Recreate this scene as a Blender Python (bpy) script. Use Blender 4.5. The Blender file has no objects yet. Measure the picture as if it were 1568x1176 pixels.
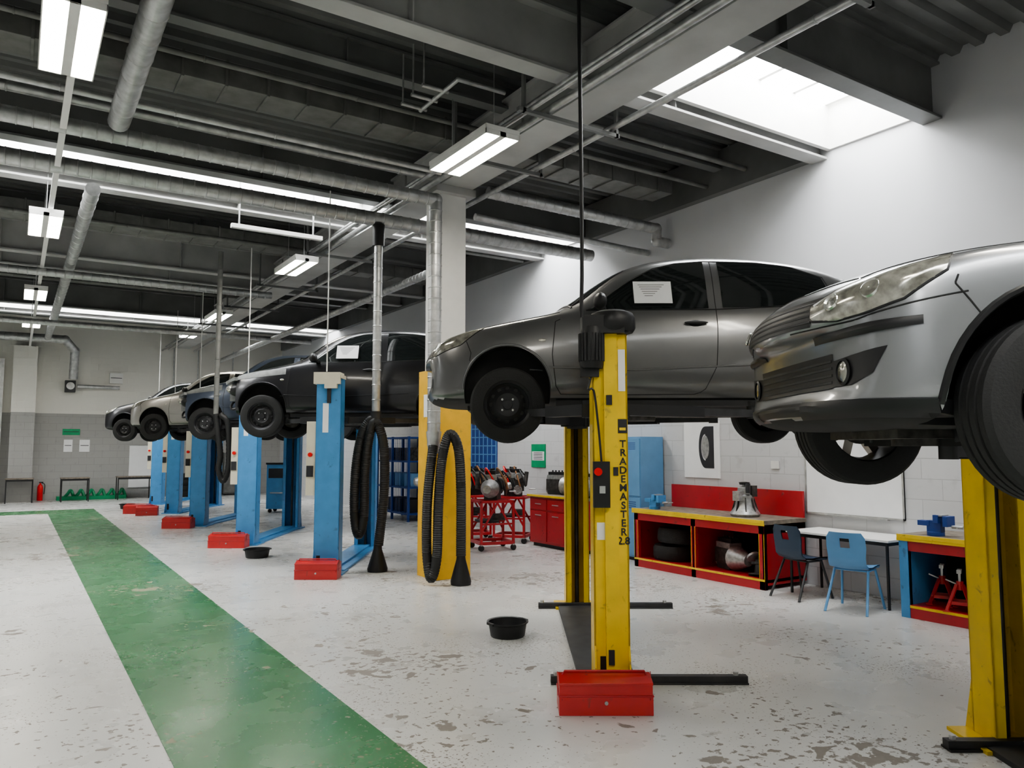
import bpy, bmesh, math, random
from mathutils import Vector, Matrix
from mathutils.bvhtree import BVHTree
random.seed(4)
TH=math.radians(32.8); CS=math.cos(TH); SN=math.sin(TH)
def W(X,Y): return (CS*X+SN*Y, -SN*X+CS*Y)
# ------------------------------------------------------------------ materials
def newmat(name):
    m=bpy.data.materials.new(name); m.use_nodes=True
    nt=m.node_tree; return m,nt,nt.nodes['Principled BSDF']
def mat(name,col,rough=.5,metal=0.,var=.12,scale=6.,bump=0.,coat=0.,bscale=60.,spec=.5,wear=None):
    m,nt,p=newmat(name)
    tc=nt.nodes.new('ShaderNodeTexCoord'); n=nt.nodes.new('ShaderNodeTexNoise')
    n.inputs['Scale'].default_value=scale; n.inputs['Detail'].default_value=5
    nt.links.new(tc.outputs['Object'],n.inputs['Vector'])
    r=nt.nodes.new('ShaderNodeValToRGB')
    a=[max(0,c*(1-var)) for c in col]; b=[min(1,c*(1+var)) for c in col]
    r.color_ramp.elements[0].position=.3; r.color_ramp.elements[1].position=.7
    r.color_ramp.elements[0].color=(*a,1); r.color_ramp.elements[1].color=(*b,1)
    nt.links.new(n.outputs['Fac'],r.inputs['Fac']); out=r.outputs['Color']
    if wear:      # scuffs and grime
        n3=nt.nodes.new('ShaderNodeTexNoise'); n3.inputs['Scale'].default_value=14; n3.inputs['Detail'].default_value=9; n3.inputs['Distortion'].default_value=.6
        nt.links.new(tc.outputs['Object'],n3.inputs['Vector'])
        mr=nt.nodes.new('ShaderNodeMapRange'); mr.inputs[1].default_value=.64; mr.inputs[2].default_value=.72; mr.inputs[4].default_value=.7
        nt.links.new(n3.outputs['Fac'],mr.inputs[0])
        mx=nt.nodes.new('ShaderNodeMix'); mx.data_type='RGBA'; nt.links.new(mr.outputs[0],mx.inputs[0]); nt.links.new(out,mx.inputs[6]); mx.inputs[7].default_value=(*wear,1); out=mx.outputs[2]
        m2=nt.nodes.new('ShaderNodeMath'); m2.operation='MULTIPLY_ADD'; m2.inputs[1].default_value=.3; m2.inputs[2].default_value=rough; nt.links.new(mr.outputs[0],m2.inputs[0]); nt.links.new(m2.outputs[0],p.inputs['Roughness'])
    nt.links.new(out,p.inputs['Base Color'])
    if not wear: p.inputs['Roughness'].default_value=rough
    p.inputs['Metallic'].default_value=metal
    p.inputs['Coat Weight'].default_value=coat; p.inputs['Coat Roughness'].default_value=.09
    p.inputs['Specular IOR Level'].default_value=spec
    if bump:
        n2=nt.nodes.new('ShaderNodeTexNoise'); n2.inputs['Scale'].default_value=bscale
        nt.links.new(tc.outputs['Object'],n2.inputs['Vector'])
        bm=nt.nodes.new('ShaderNodeBump'); bm.inputs['Strength'].default_value=bump; bm.inputs['Distance'].default_value=.01
        nt.links.new(n2.outputs['Fac'],bm.inputs['Height']); nt.links.new(bm.outputs['Normal'],p.inputs['Normal'])
    return m
def emat(name,col,strength):
    m,nt,p=newmat(name)
    p.inputs['Base Color'].default_value=(.9,.9,.9,1)
    p.inputs['Emission Color'].default_value=(*col,1); p.inputs['Emission Strength'].default_value=strength
    return m
def chipmat(name,base,base2,chip,rough,t1,t2,t3):
    m,nt,p=newmat(name); L=nt.links
    tc=nt.nodes.new('ShaderNodeTexCoord')
    def noise(s,d=4,dist=0):
        n=nt.nodes.new('ShaderNodeTexNoise'); n.inputs['Scale'].default_value=s; n.inputs['Detail'].default_value=d
        n.inputs['Distortion'].default_value=dist
        L.new(tc.outputs['Object'],n.inputs['Vector']); return n.outputs['Fac']
    def mth(op,a,b):
        k=nt.nodes.new('ShaderNodeMath'); k.operation=op
        for i,v in enumerate((a,b)):
            if isinstance(v,(int,float)): k.inputs[i].default_value=v
            else: L.new(v,k.inputs[i])
        return k.outputs[0]
    def ramp(f,lo,hi):
        k=nt.nodes.new('ShaderNodeMapRange'); k.inputs[1].default_value=lo; k.inputs[2].default_value=hi
        L.new(f,k.inputs[0]); return k.outputs[0]
    def mix(f,a,b):
        k=nt.nodes.new('ShaderNodeMix'); k.data_type='RGBA'
        L.new(f,k.inputs[0])
        for i,v in ((6,a),(7,b)):
            if isinstance(v,tuple): k.inputs[i].default_value=(*v,1)
            else: L.new(v,k.inputs[i])
        return k.outputs[2]
    big=noise(.55,3)
    c1=ramp(mth('ADD',noise(17,7,.2),mth('MULTIPLY',big,.6)),t1,t1+.015)      # flakes
    c2=ramp(mth('ADD',noise(48,3),mth('MULTIPLY',noise(.8,3),.5)),t2,t2+.02)     # flecks
    c3=ramp(mth('ADD',noise(4.5,9,.4),mth('MULTIPLY',big,.7)),t3,t3+.02)     # worn patches
    chips=mth('MAXIMUM',mth('MAXIMUM',c1,c2),c3)
    c=mix(ramp(noise(.8,5),.35,.65),base,base2)
    c=mix(mth('MULTIPLY',ramp(noise(1.6,8,.8),.5,.8),.28),c,tuple(x*.7 for x in base))
    ch=mix(noise(25,4),chip,tuple(min(1,x*1.8) for x in chip))
    c=mix(mth('MULTIPLY',chips,.85),c,ch); L.new(c,p.inputs['Base Color'])
    rr=mth('ADD',mth('MULTIPLY',noise(2.5,5),.2),rough-.1)
    rr=mth('ADD',rr,mth('MULTIPLY',chips,.35)); L.new(rr,p.inputs['Roughness'])
    bm=nt.nodes.new('ShaderNodeBump'); bm.inputs['Strength'].default_value=.2; bm.inputs['Distance'].default_value=.01
    L.new(mth('ADD',mth('MULTIPLY',chips,-1.),mth('MULTIPLY',noise(6,4),.5)),bm.inputs['Height']); L.new(bm.outputs['Normal'],p.inputs['Normal'])
    return m
def wallmat(name,axis,up,low,zsplit,blocksabove=False):
    m,nt,p=newmat(name); L=nt.links
    tc=nt.nodes.new('ShaderNodeTexCoord'); sp=nt.nodes.new('ShaderNodeSeparateXYZ'); L.new(tc.outputs['Object'],sp.inputs[0])
    cb=nt.nodes.new('ShaderNodeCombineXYZ'); L.new(sp.outputs[axis],cb.inputs[0]); L.new(sp.outputs[2],cb.inputs[1])
    br=nt.nodes.new('ShaderNodeTexBrick'); L.new(cb.outputs[0],br.inputs['Vector'])
    br.inputs['Scale'].default_value=1; br.inputs['Brick Width'].default_value=.45; br.inputs['Row Height'].default_value=.225
    br.inputs['Mortar Size'].default_value=.006; br.inputs['Mortar Smooth'].default_value=.4
    br.inputs['Color1'].default_value=(*low,1); br.inputs['Color2'].default_value=(*[c*.97 for c in low],1); br.inputs['Mortar'].default_value=(*[c*.82 for c in low],1)
    gt=nt.nodes.new('ShaderNodeMath'); gt.operation='GREATER_THAN'; L.new(sp.outputs[2],gt.inputs[0]); gt.inputs[1].default_value=zsplit
    n=nt.nodes.new('ShaderNodeTexNoise'); n.inputs['Scale'].default_value=1.2; n.inputs['Detail'].default_value=8; L.new(tc.outputs['Object'],n.inputs['Vector'])
    r=nt.nodes.new('ShaderNodeValToRGB'); r.color_ramp.elements[0].position=.3; r.color_ramp.elements[1].position=.7
    r.color_ramp.elements[0].color=(*[c*.94 for c in up],1); r.color_ramp.elements[1].color=(*up,1); L.new(n.outputs['Fac'],r.inputs['Fac'])
    mx=nt.nodes.new('ShaderNodeMix'); mx.data_type='RGBA'; L.new(gt.outputs[0],mx.inputs[0]); L.new(br.outputs['Color'],mx.inputs[6]); L.new(r.outputs['Color'],mx.inputs[7])
    n2=nt.nodes.new('ShaderNodeTexNoise'); n2.inputs['Scale'].default_value=5; n2.inputs['Detail'].default_value=9; L.new(tc.outputs['Object'],n2.inputs['Vector'])
    mr=nt.nodes.new('ShaderNodeMapRange'); mr.inputs[1].default_value=.6; mr.inputs[2].default_value=.72; mr.inputs[4].default_value=.35; L.new(n2.outputs['Fac'],mr.inputs[0])
    lt=nt.nodes.new('ShaderNodeMath'); lt.operation='LESS_THAN'; lt.inputs[1].default_value=zsplit; L.new(sp.outputs[2],lt.inputs[0])
    ml=nt.nodes.new('ShaderNodeMath'); ml.operation='MULTIPLY'; L.new(mr.outputs[0],ml.inputs[0]); L.new(lt.outputs[0],ml.inputs[1])
    my=nt.nodes.new('ShaderNodeMix'); my.data_type='RGBA'; L.new(ml.outputs[0],my.inputs[0]); L.new(mx.outputs[2],my.inputs[6]); my.inputs[7].default_value=(*[c*.6 for c in low],1)
    L.new(my.outputs[2],p.inputs['Base Color']); p.inputs['Roughness'].default_value=.6
    bm=nt.nodes.new('ShaderNodeBump'); bm.invert=True; bm.inputs['Strength'].default_value=.35; bm.inputs['Distance'].default_value=.01
    k=nt.nodes.new('ShaderNodeMath'); k.operation='MULTIPLY'; L.new(br.outputs['Fac'],k.inputs[0])
    if blocksabove: k.inputs[1].default_value=1
    else: L.new(lt.outputs[0],k.inputs[1])
    L.new(k.outputs[0],bm.inputs['Height']); L.new(bm.outputs['Normal'],p.inputs['Normal'])
    return m
M={}
M['floor']=chipmat('painted_concrete_floor',(.58,.58,.56),(.635,.63,.605),(.13,.11,.09),.29,.955,.912,1.035)
M['green']=chipmat('green_walkway_paint',(.042,.16,.062),(.058,.20,.08),(.20,.18,.12),.27,.975,.95,1.03)
M['yellow']=mat('yellow_enamel',(.80,.56,.03),.38,var=.08,coat=.2,wear=(.35,.24,.05))
M['yellow2']=mat('yellow_ochre_paint',(.80,.47,.05),.45,var=.08,wear=(.45,.28,.08))
M['blue']=mat('blue_enamel',(.075,.27,.54),.4,var=.08,coat=.2,wear=(.05,.12,.22))
M['bluechair']=mat('blue_polypropylene',(.13,.31,.55),.45,var=.05)
M['navychair']=mat('slate_polypropylene',(.035,.06,.10),.5,var=.05)
M['locker']=mat('locker_blue',(.15,.33,.55),.45,var=.05)
M['darkblue']=mat('dark_blue_paint',(.02,.06,.25),.45)
M['red']=mat('red_enamel',(.45,.022,.028),.42,var=.1,coat=.15,wear=(.14,.03,.03))
M['red2']=mat('red_toolbox_paint',(.52,.032,.03),.38,var=.1,coat=.3,wear=(.25,.05,.04))
M['black']=mat('black_plastic',(.015,.015,.016),.45)
M['rubber']=mat('tyre_rubber',(.020,.020,.020),.75,bump=.2,bscale=90)
M['hose']=mat('black_hose_rubber',(.018,.018,.018),.5)
M['under']=mat('underbody_dark',(.016,.016,.016),.75,var=.4)
M['darkmetal']=mat('dark_steel',(.06,.06,.062),.5,metal=.5,var=.3)
M['steel']=mat('galvanised_steel',(.50,.505,.50),.4,metal=.75,var=.2,scale=10)
M['alu']=mat('cast_aluminium',(.42,.42,.41),.45,metal=.7,var=.25,scale=25)
M['primer']=mat('grey_primer_panel',(.17,.175,.17),.5,var=.25,scale=12)
M['iron']=mat('cast_iron_oily',(.075,.07,.065),.5,metal=.5,var=.5,scale=18)
M['rust']=mat('brown_oily_parts',(.25,.12,.055),.55,metal=.3,var=.4,scale=18)
M['white']=mat('white_paint',(.76,.75,.72),.45,var=.03)
M['cream']=mat('cream_paint',(.66,.62,.50),.45,var=.04)
M['paper']=mat('paper',(.84,.84,.84),.7,var=.02)
M['ink']=mat('ink',(.03,.03,.035),.7)
M['beam']=mat('painted_steel_beam',(.45,.45,.44),.5,var=.12,scale=2)
M['beamd']=mat('dark_grey_steel',(.17,.173,.17),.5,var=.15,scale=2)
M['deck']=mat('profiled_roof_deck',(.165,.168,.165),.45,var=.18,scale=1.5,metal=.1)
M['ductd']=mat('dark_duct',(.19,.19,.18),.5,metal=.3,var=.2)
M['wood']=mat('worn_bench_top',(.21,.175,.14),.6,var=.4,scale=12)
M['glassdark']=mat('tinted_car_glass',(.014,.017,.017),.03,var=.1,spec=.9)
M['lamp']=mat('headlamp_lens',(.40,.39,.34),.16,metal=.55,var=.45,scale=22,coat=1)
M['lampin']=mat('headlamp_inner',(.62,.62,.58),.2,metal=.8,var=.2,scale=20)
M['signg']=mat('green_sign',(.02,.30,.13),.5)
M['p_grey']=mat('metallic_dark_grey_paint',(.15,.15,.15),.32,metal=.5,var=.03,coat=.7)
M['p_silver']=mat('metallic_grey_silver_paint',(.26,.265,.275),.32,metal=.5,var=.03,coat=.8)
M['p_black']=mat('black_car_paint',(.010,.010,.012),.3,metal=0,var=.05,coat=.4)
M['p_gold']=mat('champagne_silver_paint',(.33,.32,.30),.35,metal=.5,var=.04,coat=.6)
M['p_blue']=mat('dark_blue_grey_paint',(.055,.07,.10),.35,metal=.3,var=.05,coat=.5)
M['rimdark']=mat('black_steel_wheel',(.03,.03,.032),.45,metal=.3)
M['rimal']=mat('alloy_wheel',(.48,.45,.40),.3,metal=.8)
M['tube']=emat('fluorescent_diffuser',(1,.94,.82),50)
M['sky']=emat('rooflight_glazing',(.95,.975,1),20)
M['red_btn']=mat('red_button',(.7,.01,.01),.3)
M['wallR']=wallmat('wall_paint_side','Y',(.65,.655,.67),(.58,.58,.585),2.45)
M['wallB']=wallmat('wall_paint_end','X',(.76,.74,.68),(.36,.355,.34),2.8,True)
# ------------------------------------------------------------------ builder
class B:
    def __init__(s): s.v=[];s.f=[];s.m=[];s.mats=[]
    def mi(s,m):
        m=M[m] if isinstance(m,str) else m
        if m not in s.mats: s.mats.append(m)
        return s.mats.index(m)
    def add(s,vs,fs,m,T=None):
        o=len(s.v); i=s.mi(m)
        for v in vs:
            v=Vector(v); s.v.append(T@v if T else v)
        for f in fs: s.f.append([o+k for k in f]); s.m.append(i)
    def box(s,a,b,m,T=None):
        x0,y0,z0=a; x1,y1,z1=b
        if x0>x1:x0,x1=x1,x0
        if y0>y1:y0,y1=y1,y0
        if z0>z1:z0,z1=z1,z0
        vs=[(x0,y0,z0),(x1,y0,z0),(x1,y1,z0),(x0,y1,z0),(x0,y0,z1),(x1,y0,z1),(x1,y1,z1),(x0,y1,z1)]
        s.add(vs,[(0,3,2,1),(4,5,6,7),(0,1,5,4),(1,2,6,5),(2,3,7,6),(3,0,4,7)],m,T)
    def cb(s,c,d,m,T=None): s.box([c[i]-d[i]/2 for i in range(3)],[c[i]+d[i]/2 for i in range(3)],m,T)
    def bar(s,p,q,w,h,m,T=None):
        p=Vector(p);q=Vector(q);d=q-p
        R=Matrix.Translation(p)@d.to_track_quat('X','Z').to_matrix().to_4x4()
        if T: R=T@R
        s.box((0,-w/2,-h/2),(d.length,w/2,h/2),m,R)
    def lathe(s,prof,o,ax,m,n=28,T=None,close=False):
        q=Vector(ax).to_track_quat('Z','Y').to_matrix().to_4x4(); R=Matrix.Translation(Vector(o))@q
        if T: R=T@R
        vs=[];fs=[]
        for r,h in prof:
            for k in range(n):
                a=2*math.pi*k/n; vs.append((r*math.cos(a),r*math.sin(a),h))
        for i in range(len(prof)-1):
            for k in range(n):
                k2=(k+1)%n; fs.append((i*n+k,i*n+k2,(i+1)*n+k2,(i+1)*n+k))
        s.add(vs,fs,m,R)
    def cyl(s,p,q,r,m,n=16,r2=None,T=None):
        p=Vector(p);q=Vector(q);h=(q-p).length; r2=r if r2 is None else r2
        s.lathe([(0,0),(r,0),(r2,h),(0,h)],p,q-p,m,n,T)
    def ell(s,c,r,m,n=16,T=None):
        pr=[(math.sin(math.pi*i/10),-math.cos(math.pi*i/10)) for i in range(11)]
        R=Matrix.Translation(Vector(c))@Matrix.Diagonal((*r,1))
        if T: R=T@R
        s.lathe(pr,(0,0,0),(0,0,1),m,n,R)
    def tube(s,pts,r,m,n=10,rib=0,step=.03,smooth=True,T=None):
        pts=[Vector(p) for p in pts]; out=[]
        if smooth and len(pts)>2:
            P=[pts[0]*2-pts[1]]+pts+[pts[-1]*2-pts[-2]]
            for i in range(1,len(P)-2):
                k=max(3,int((P[i+1]-P[i]).length/step))
                k=min(k,90)
                for j in range(k):
                    t=j/k; a,b,c,d=P[i-1],P[i],P[i+1],P[i+2]
                    out.append(.5*((2*b)+(c-a)*t+(2*a-5*b+4*c-d)*t*t+(3*b-3*c+d-a)*t**3))
            out.append(pts[-1])
        else:
            for i in range(len(pts)-1):
                k=max(1,int((pts[i+1]-pts[i]).length/step)) if rib else 1
                for j in range(k): out.append(pts[i].lerp(pts[i+1],j/k))
            out.append(pts[-1])
        vs=[];fs=[]; up=None
        for i,p in enumerate(out):
            d=(out[min(i+1,len(out)-1)]-out[max(i-1,0)]).normalized()
            if up is None:
                up=Vector((0,0,1)) if abs(d.z)<.9 else Vector((1,0,0))
            u=(up-d*up.dot(d)).normalized(); up=u; w=d.cross(u)
            rr=r+(rib if i%2 else 0)
            for k in range(n):
                a=2*math.pi*k/n; vs.append(p+(u*math.cos(a)+w*math.sin(a))*rr)
        for i in range(len(out)-1):
            for k in range(n):
                k2=(k+1)%n; fs.append((i*n+k,(i+1)*n+k,(i+1)*n+k2,i*n+k2))
        fs.append(tuple(range(n))); fs.append(tuple((len(out)-1)*n+k for k in reversed(range(n))))
        s.add(vs,fs,m,T)
    def spiral(s,pts,r,m='steel',gap=.12,n=18):
        pts=[Vector(p) for p in pts]
        for a,b in zip(pts,pts[1:]):
            s.cyl(a,b,r,m,n)
            L=(b-a).length; k=int(L/gap)
            for j in range(1,k):
                p=a.lerp(b,j/k); d=(b-a).normalized()
                s.lathe([(r,-.010),(r+.005,-.004),(r+.005,.004),(r,.010)],p,d,m,n)
        for p in pts[1:-1]: s.ell(p,(r*1.08,)*3,m,18)
    def text(s,body,size,m,T,ext=.001,sp=.86):
        c=bpy.data.curves.new('t','FONT'); c.body=body; c.size=size; c.align_x='CENTER'; c.space_line=sp; c.extrude=ext; c.offset=size*.02
        o=bpy.data.objects.new('t',c); bpy.context.collection.objects.link(o)
        bpy.context.view_layer.update()
        me=bpy.data.meshes.new_from_object(o.evaluated_get(bpy.context.evaluated_depsgraph_get()))
        s.add([v.co for v in me.vertices],[tuple(p.vertices) for p in me.polygons],m,T)
        bpy.data.objects.remove(o); bpy.data.meshes.remove(me)
    def finish(s,name,frame='world',loc=None,rz=0.,bevel=0,ang=38,keep=False,flip=False):
        R=Matrix.Rotation(-TH,4,'Z') if frame=='bay' else Matrix.Rotation(rz,4,'Z')
        vs=s.v
        if loc is None and not keep:
            xs=[v.x for v in vs];ys=[v.y for v in vs];zs=[v.z for v in vs]
            c=Vector(((min(xs)+max(xs))/2,(min(ys)+max(ys))/2,min(zs)))
            vs=[v-c for v in vs]; L=R@c
        elif keep: L=Vector((0,0,0))
        else: L=Vector(loc)
        me=bpy.data.meshes.new(name); me.from_pydata([tuple(v) for v in vs],[],s.f)
        for m in s.mats: me.materials.append(m)
        me.polygons.foreach_set('material_index',s.m)
        me.polygons.foreach_set('use_smooth',[True]*len(s.f))
        me.validate(); me.update()
        me.set_sharp_from_angle(angle=math.radians(ang))
        o=bpy.data.objects.new(name,me); bpy.context.collection.objects.link(o)
        o.matrix_world=Matrix.Translation(L)@R
        if bevel:
            bv=o.modifiers.new('bevel','BEVEL'); bv.width=bevel; bv.segments=2; bv.limit_method='ANGLE'; bv.angle_limit=math.radians(50)
        return o
# ------------------------------------------------------------------ shell
NW=8.41; AB=29.2; N0=-5.; A0=-6.
ZD=5.95; ZB=5.3
def simple(name,a,b,m,bevel=0):
    q=B(); q.box(a,b,m); return q.finish(name,bevel=bevel,keep=True)
simple('floor',(N0,A0,-.1),(NW,AB,0),'floor')
simple('wall_right',(NW,A0,0),(NW+.2,AB,6.6),'wallR')
simple('wall_back',(N0,AB,0),(NW+.2,AB+.2,6.6),'wallB')
simple('wall_left',(N0-.2,A0,0),(N0,AB,6.6),'wallR')
simple('wall_front',(N0-.2,A0-.2,0),(NW+.2,A0,6.6),'wallB')
q=B(); q.box((.79,A0+.02,0),(1.92,23.2,.004),'green'); q.box((N0+.02,23.2,0),(1.92,24.4,.004),'green')
q.finish('floor_walkway',keep=True)
SK=[(-1.7,N0),(4.6,5.2),(10.75,N0),(23.1,N0)]; SW=1.08  # first rooflight, unseen behind the camera, is added to light the near end
edges=[]; prev=A0
for s0,_ in SK: edges.append((prev,s0)); prev=s0+SW
edges.append((prev,AB))
q=B()
def deck(a,b,x0,x1):
    n=max(1,int((b-a)/.24)); vs=[]
    for i in range(n):
        y=a+(b-a)*i/n; p=(b-a)/n
        for dy,z in ((0,ZD),(p*.35,ZD),(p*.5,ZD+.07),(p*.85,ZD+.07)): vs+= [(x0,y+dy,z),(x1,y+dy,z)]
    vs+=[(x0,b,ZD),(x1,b,ZD)]
    q.add(vs,[(2*i,2*i+1,2*i+3,2*i+2) for i in range(len(vs)//2-1)],'deck')
for a,b in edges: deck(a,b,N0,NW)
for s0,x0 in SK:
    if x0>N0: deck(s0,s0+SW,N0,x0)
q.finish('ceiling',keep=True,ang=20)
for k,(s0,x0) in enumerate(SK):
    q=B(); z0=ZB; z1=ZD+.05
    q.box((x0,s0+SW,z0+.1),(NW,s0+SW+.06,z1),'white'); q.box((x0,s0-.06,z0+.1),(NW,s0,z1),'white')
    q.box((NW-.04,s0,z0+.1),(NW-.001,s0+SW,z1),'white'); q.box((x0,s0,z0+.1),(x0+.04,s0+SW,z1),'white')
    q.add([(x0,s0,z1),(NW,s0,z1),(NW,s0+SW,z1),(x0,s0+SW,z1)],[(0,1,2,3)],'sky')
    x=x0
    while x<NW:
        q.box((x,s0,z1-.05),(x+.05,s0+SW,z1-.005),'white'); x+=.62
    q.box((x0,s0+.5,z1-.05),(NW,s0+.54,z1-.006),'white')
    q.finish('window_%d'%(k+1),keep=True)
def ibeam_n(q,a,z0,z1,m,fl=.22,x0=N0,x1=NW):
    q.box((x0,a-fl/2,z0),(x1,a+fl/2,z0+.03),m); q.box((x0,a-fl/2,z1-.03),(x1,a+fl/2,z1-.001),m); q.box((x0,a-.012,z0+.02),(x1,a+.012,z1-.02),m)
    x=x0+1.5
    while x<x1: q.box((x,a-fl/2+.01,z0+.01),(x+.015,a+fl/2-.01,z1-.01),m); x+=3.1
for s0,_ in SK:
    q=B(); ibeam_n(q,s0-.17,ZB+(.03 if s0>6 else 0),ZD,'beamd'); q.finish('roof_beam',keep=True,bevel=.003)
    q=B(); ibeam_n(q,s0+SW+.18,ZB,ZD,'beam'); q.finish('roof_beam',keep=True,bevel=.003)
for a in (16.9,18.2):
    q=B(); ibeam_n(q,a,ZB+.05,ZD,'beam'); q.finish('roof_beam',keep=True,bevel=.003)
for a in (7.4,8.9,14.9,20.5,26.4):
    q=B(); ibeam_n(q,a,ZD-.32,ZD,'beamd',.16); q.finish('roof_purlin',keep=True)
q=B()
q.box((4.62,A0,5.2),(5.1,AB,5.23),'beam'); q.box((4.62,A0,5.72),(5.1,AB,5.75),'beam'); q.box((4.67,A0,5.22),(5.05,AB,5.73),'beam')
a=A0+.6
while a<AB: q.box((4.64,a,5.22),(5.08,a+.02,5.73),'beam'); a+=3.1
q.finish('main_roof_girder',keep=True,bevel=.003)
q=B()
q.box((-2.1,A0,5.2),(-1.7,AB,5.23),'beam'); q.box((-1.92,A0,5.22),(-1.88,AB,5.73),'beam'); q.box((-2.1,A0,5.72),(-1.7,AB,5.75),'beam')
q.finish('main_roof_girder',keep=True,bevel=.003)
for a,b in edges[2:]:
    simple('eaves_beam',(NW-.14,a+.3,5.32),(NW-.01,b-.3,ZD-.02),'beamd')
def ribduct(a,z0,z1,x0,x1,w=.42):
    q=B(); q.box((x0,a-w/2,z0),(x1,a+w/2,z1),'ductd'); x=x0+.2
    while x<x1: q.box((x,a-w/2-.02,z0-.02),(x+.03,a+w/2+.02,z1+.02),'ductd'); x+=.42
    q.finish('rectangular_air_duct',keep=True,bevel=.004)
ribduct(8.15,5.38,5.62,-1.5,4.5); ribduct(8.15,5.38,5.62,5.3,7.9); ribduct(14.4,5.38,5.62,-1.5,4.5); ribduct(15.4,5.38,5.62,5.3,7.9)
def duct(pts,r,name='spiral_air_duct',m='steel',gap=.14):
    q=B(); q.spiral(pts,r,m,gap); return q.finish(name,keep=True)
duct([(N0+.1,8.83,5.0),(4.5,8.83,4.93),(4.5,8.83,1.72)],.085)
duct([(N0+.1,8.75,5.23),(4.45,8.75,5.2)],.05,gap=.5)
duct([(N0+.1,8.3,5.16),(4.3,8.3,5.10)],.035,'steel_service_pipe',gap=1)
duct([(N0+.1,10.1,4.95),(NW-.3,10.1,4.95)],.1)
duct([(5.25,8.75,5.15),(8.15,8.55,5.05),(8.15,8.55,4.85),(NW-.02,8.55,4.85)],.08)
duct([(5.25,9.1,4.9),(7.9,9.0,4.8),(NW-.02,9.0,4.8)],.05,'steel_service_pipe',gap=.8)
duct([(.75,A0+.1,5.02),(.75,8.6,5.02)],.105,gap=.4)
duct([(.7,11.,5.0),(.7,27.,5.0)],.09,gap=.4)
duct([(N0+.1,15.8,4.8),(4.3,15.8,4.8)],.07); duct([(N0+.1,21.5,4.7),(7.,21.5,4.7)],.07)
duct([(5.9,11.5,4.7),(5.9,28.5,4.7)],.07)
for a,z,r in ((6.3,5.55,.035),(7.75,5.5,.03),(13.95,5.35,.04),(19.2,5.35,.04)):
    duct([(N0+.1,a,z),(4.55,a,z)],r,'steel_service_pipe','ductd',gap=1.5)
for a,z,r in ((6.9,5.5,.035),(7.6,5.45,.03),(12.4,5.35,.04)):
    duct([(5.15,a,z),(NW-.17,a,z)],r,'steel_service_pipe','ductd',gap=1.5)
for n_,z,r in ((4.42,5.12,.04),(4.32,5.22,.03),(4.2,5.08,.025),(5.25,5.12,.035)):
    duct([(n_,A0+.1,z),(n_,AB-.1,z)],r,'steel_conduit',gap=3.1)
q=B()
q.spiral([(3.55,7.35,5.35),(3.55,6.5,5.35),(4.1,6.5,5.35)],.022,'steel',2)
for a in (6.8,7.05,7.3): q.cyl((3.3,a,5.35),(3.6,a,5.35),.02,'steel',10); q.cyl((3.32,a,5.35),(3.32,a,5.9),.01,'steel',8)
q.finish('heater_pipework',keep=True)
q=B(); q.box((2.5,11.36,4.88),(3.85,11.44,4.94),'white'); q.box((2.6,11.39,4.9),(2.62,11.41,5.9),'steel'); q.box((3.7,11.39,4.9),(3.72,11.41,5.9),'steel'); q.finish('cable_trunking',keep=True)
for a in (3.2,6.15,7.58,12.9,16.,18.9,22.):
    q=B(); q.box((4.05,a,5.03),(5.35,a+.05,5.07),'beamd'); q.box((4.1,a,5.03),(4.13,a+.04,5.9),'beamd'); q.box((5.3,a,5.03),(5.33,a+.04,5.9),'beamd'); q.finish('pipe_hanger_bracket',keep=True)
def fixture(n,a,z):
    q=B(); q.box((-.2,-.63,.02),(.2,.63,.07),'white'); q.box((-.035,-.63,-.03),(.035,.63,.02),'white')
    for s in (-1,1):
        q.box((s*.2,-.63,-.03),(s*.19,.63,.02),'white')
        q.box((s*.05,-.61,-.022),(s*.185,.61,.018),'tube')
        q.box((-.2,s*.63,-.03),(.2,s*.615,.02),'white')
        q.cyl((0,s*.45,.07),(0,s*.45,ZD-z-.02),.006,'steel',6)
    q.finish('ceiling_light_fixture',loc=(n,a,z),bevel=.002)
for a in (.3,6.55,12.4,18.2,22.6): fixture(.22,a,4.8)  # nearest unit is out of view overhead, added for extra light
for a in (.8,7.0,13.2,19.3,22.8): fixture(4.0,a,4.85)  # nearest unit of this row is also unseen and added for light
simple('light_trunking',(.24,A0+.1,4.9),(.30,AB-.1,4.95),'white')
q=B(); q.box((4.65,9.0,0),(5.05,9.4,5.2),'white'); q.box((4.59,8.94,.0),(5.11,9.46,2.72),'yellow2'); q.box((4.55,8.9,5.1),(5.15,9.5,5.2),'beam'); q.box((4.585,9.1,2.1),(4.592,9.3,2.4),'paper')
q.finish('structural_column',keep=True,bevel=.006)
# ------------------------------------------------------------------ exhaust hoses
q=B(); y=9.72
q.tube([(-1.0,9.8,1.72),(-1.02,9.75,1.5),(-1.06,9.72,1.0),(-1.06,y,.4),(-1.0,9.66,.09),(-.93,9.66,.35),(-.92,y,1.0),(-.88,y,1.55),(-.79,y,1.86),(-.68,y,1.7),(-.64,y,1.2),(-.635,y,.35)],.058,'hose',n=14,rib=.006,step=.013)
q.lathe([(.05,.42),(.055,.34),(.06,.3),(.13,.04),(.125,0),(.0,0)],(-.635,y,.005),(0,0,1),'black',20)
q.bar((-.78,9.72,1.80),(-.78,9.98,1.80),.05,.03,'yellow2')
q.cyl((-1.0,9.86,1.9),(-1.0,9.86,1.62),.1,'steel',16,.07)
q.finish('exhaust_extraction_hose','bay')
q=B(); y=10.75; x=-1.9
q.spiral([(x,y,4.86),(x,y,2.15)],.06,'steel',.2); q.cyl((x,y,2.2),(x,y,2.0),.075,'darkmetal'); q.cyl((x,y,4.86),(x,y,4.55),.085,'hose')
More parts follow.
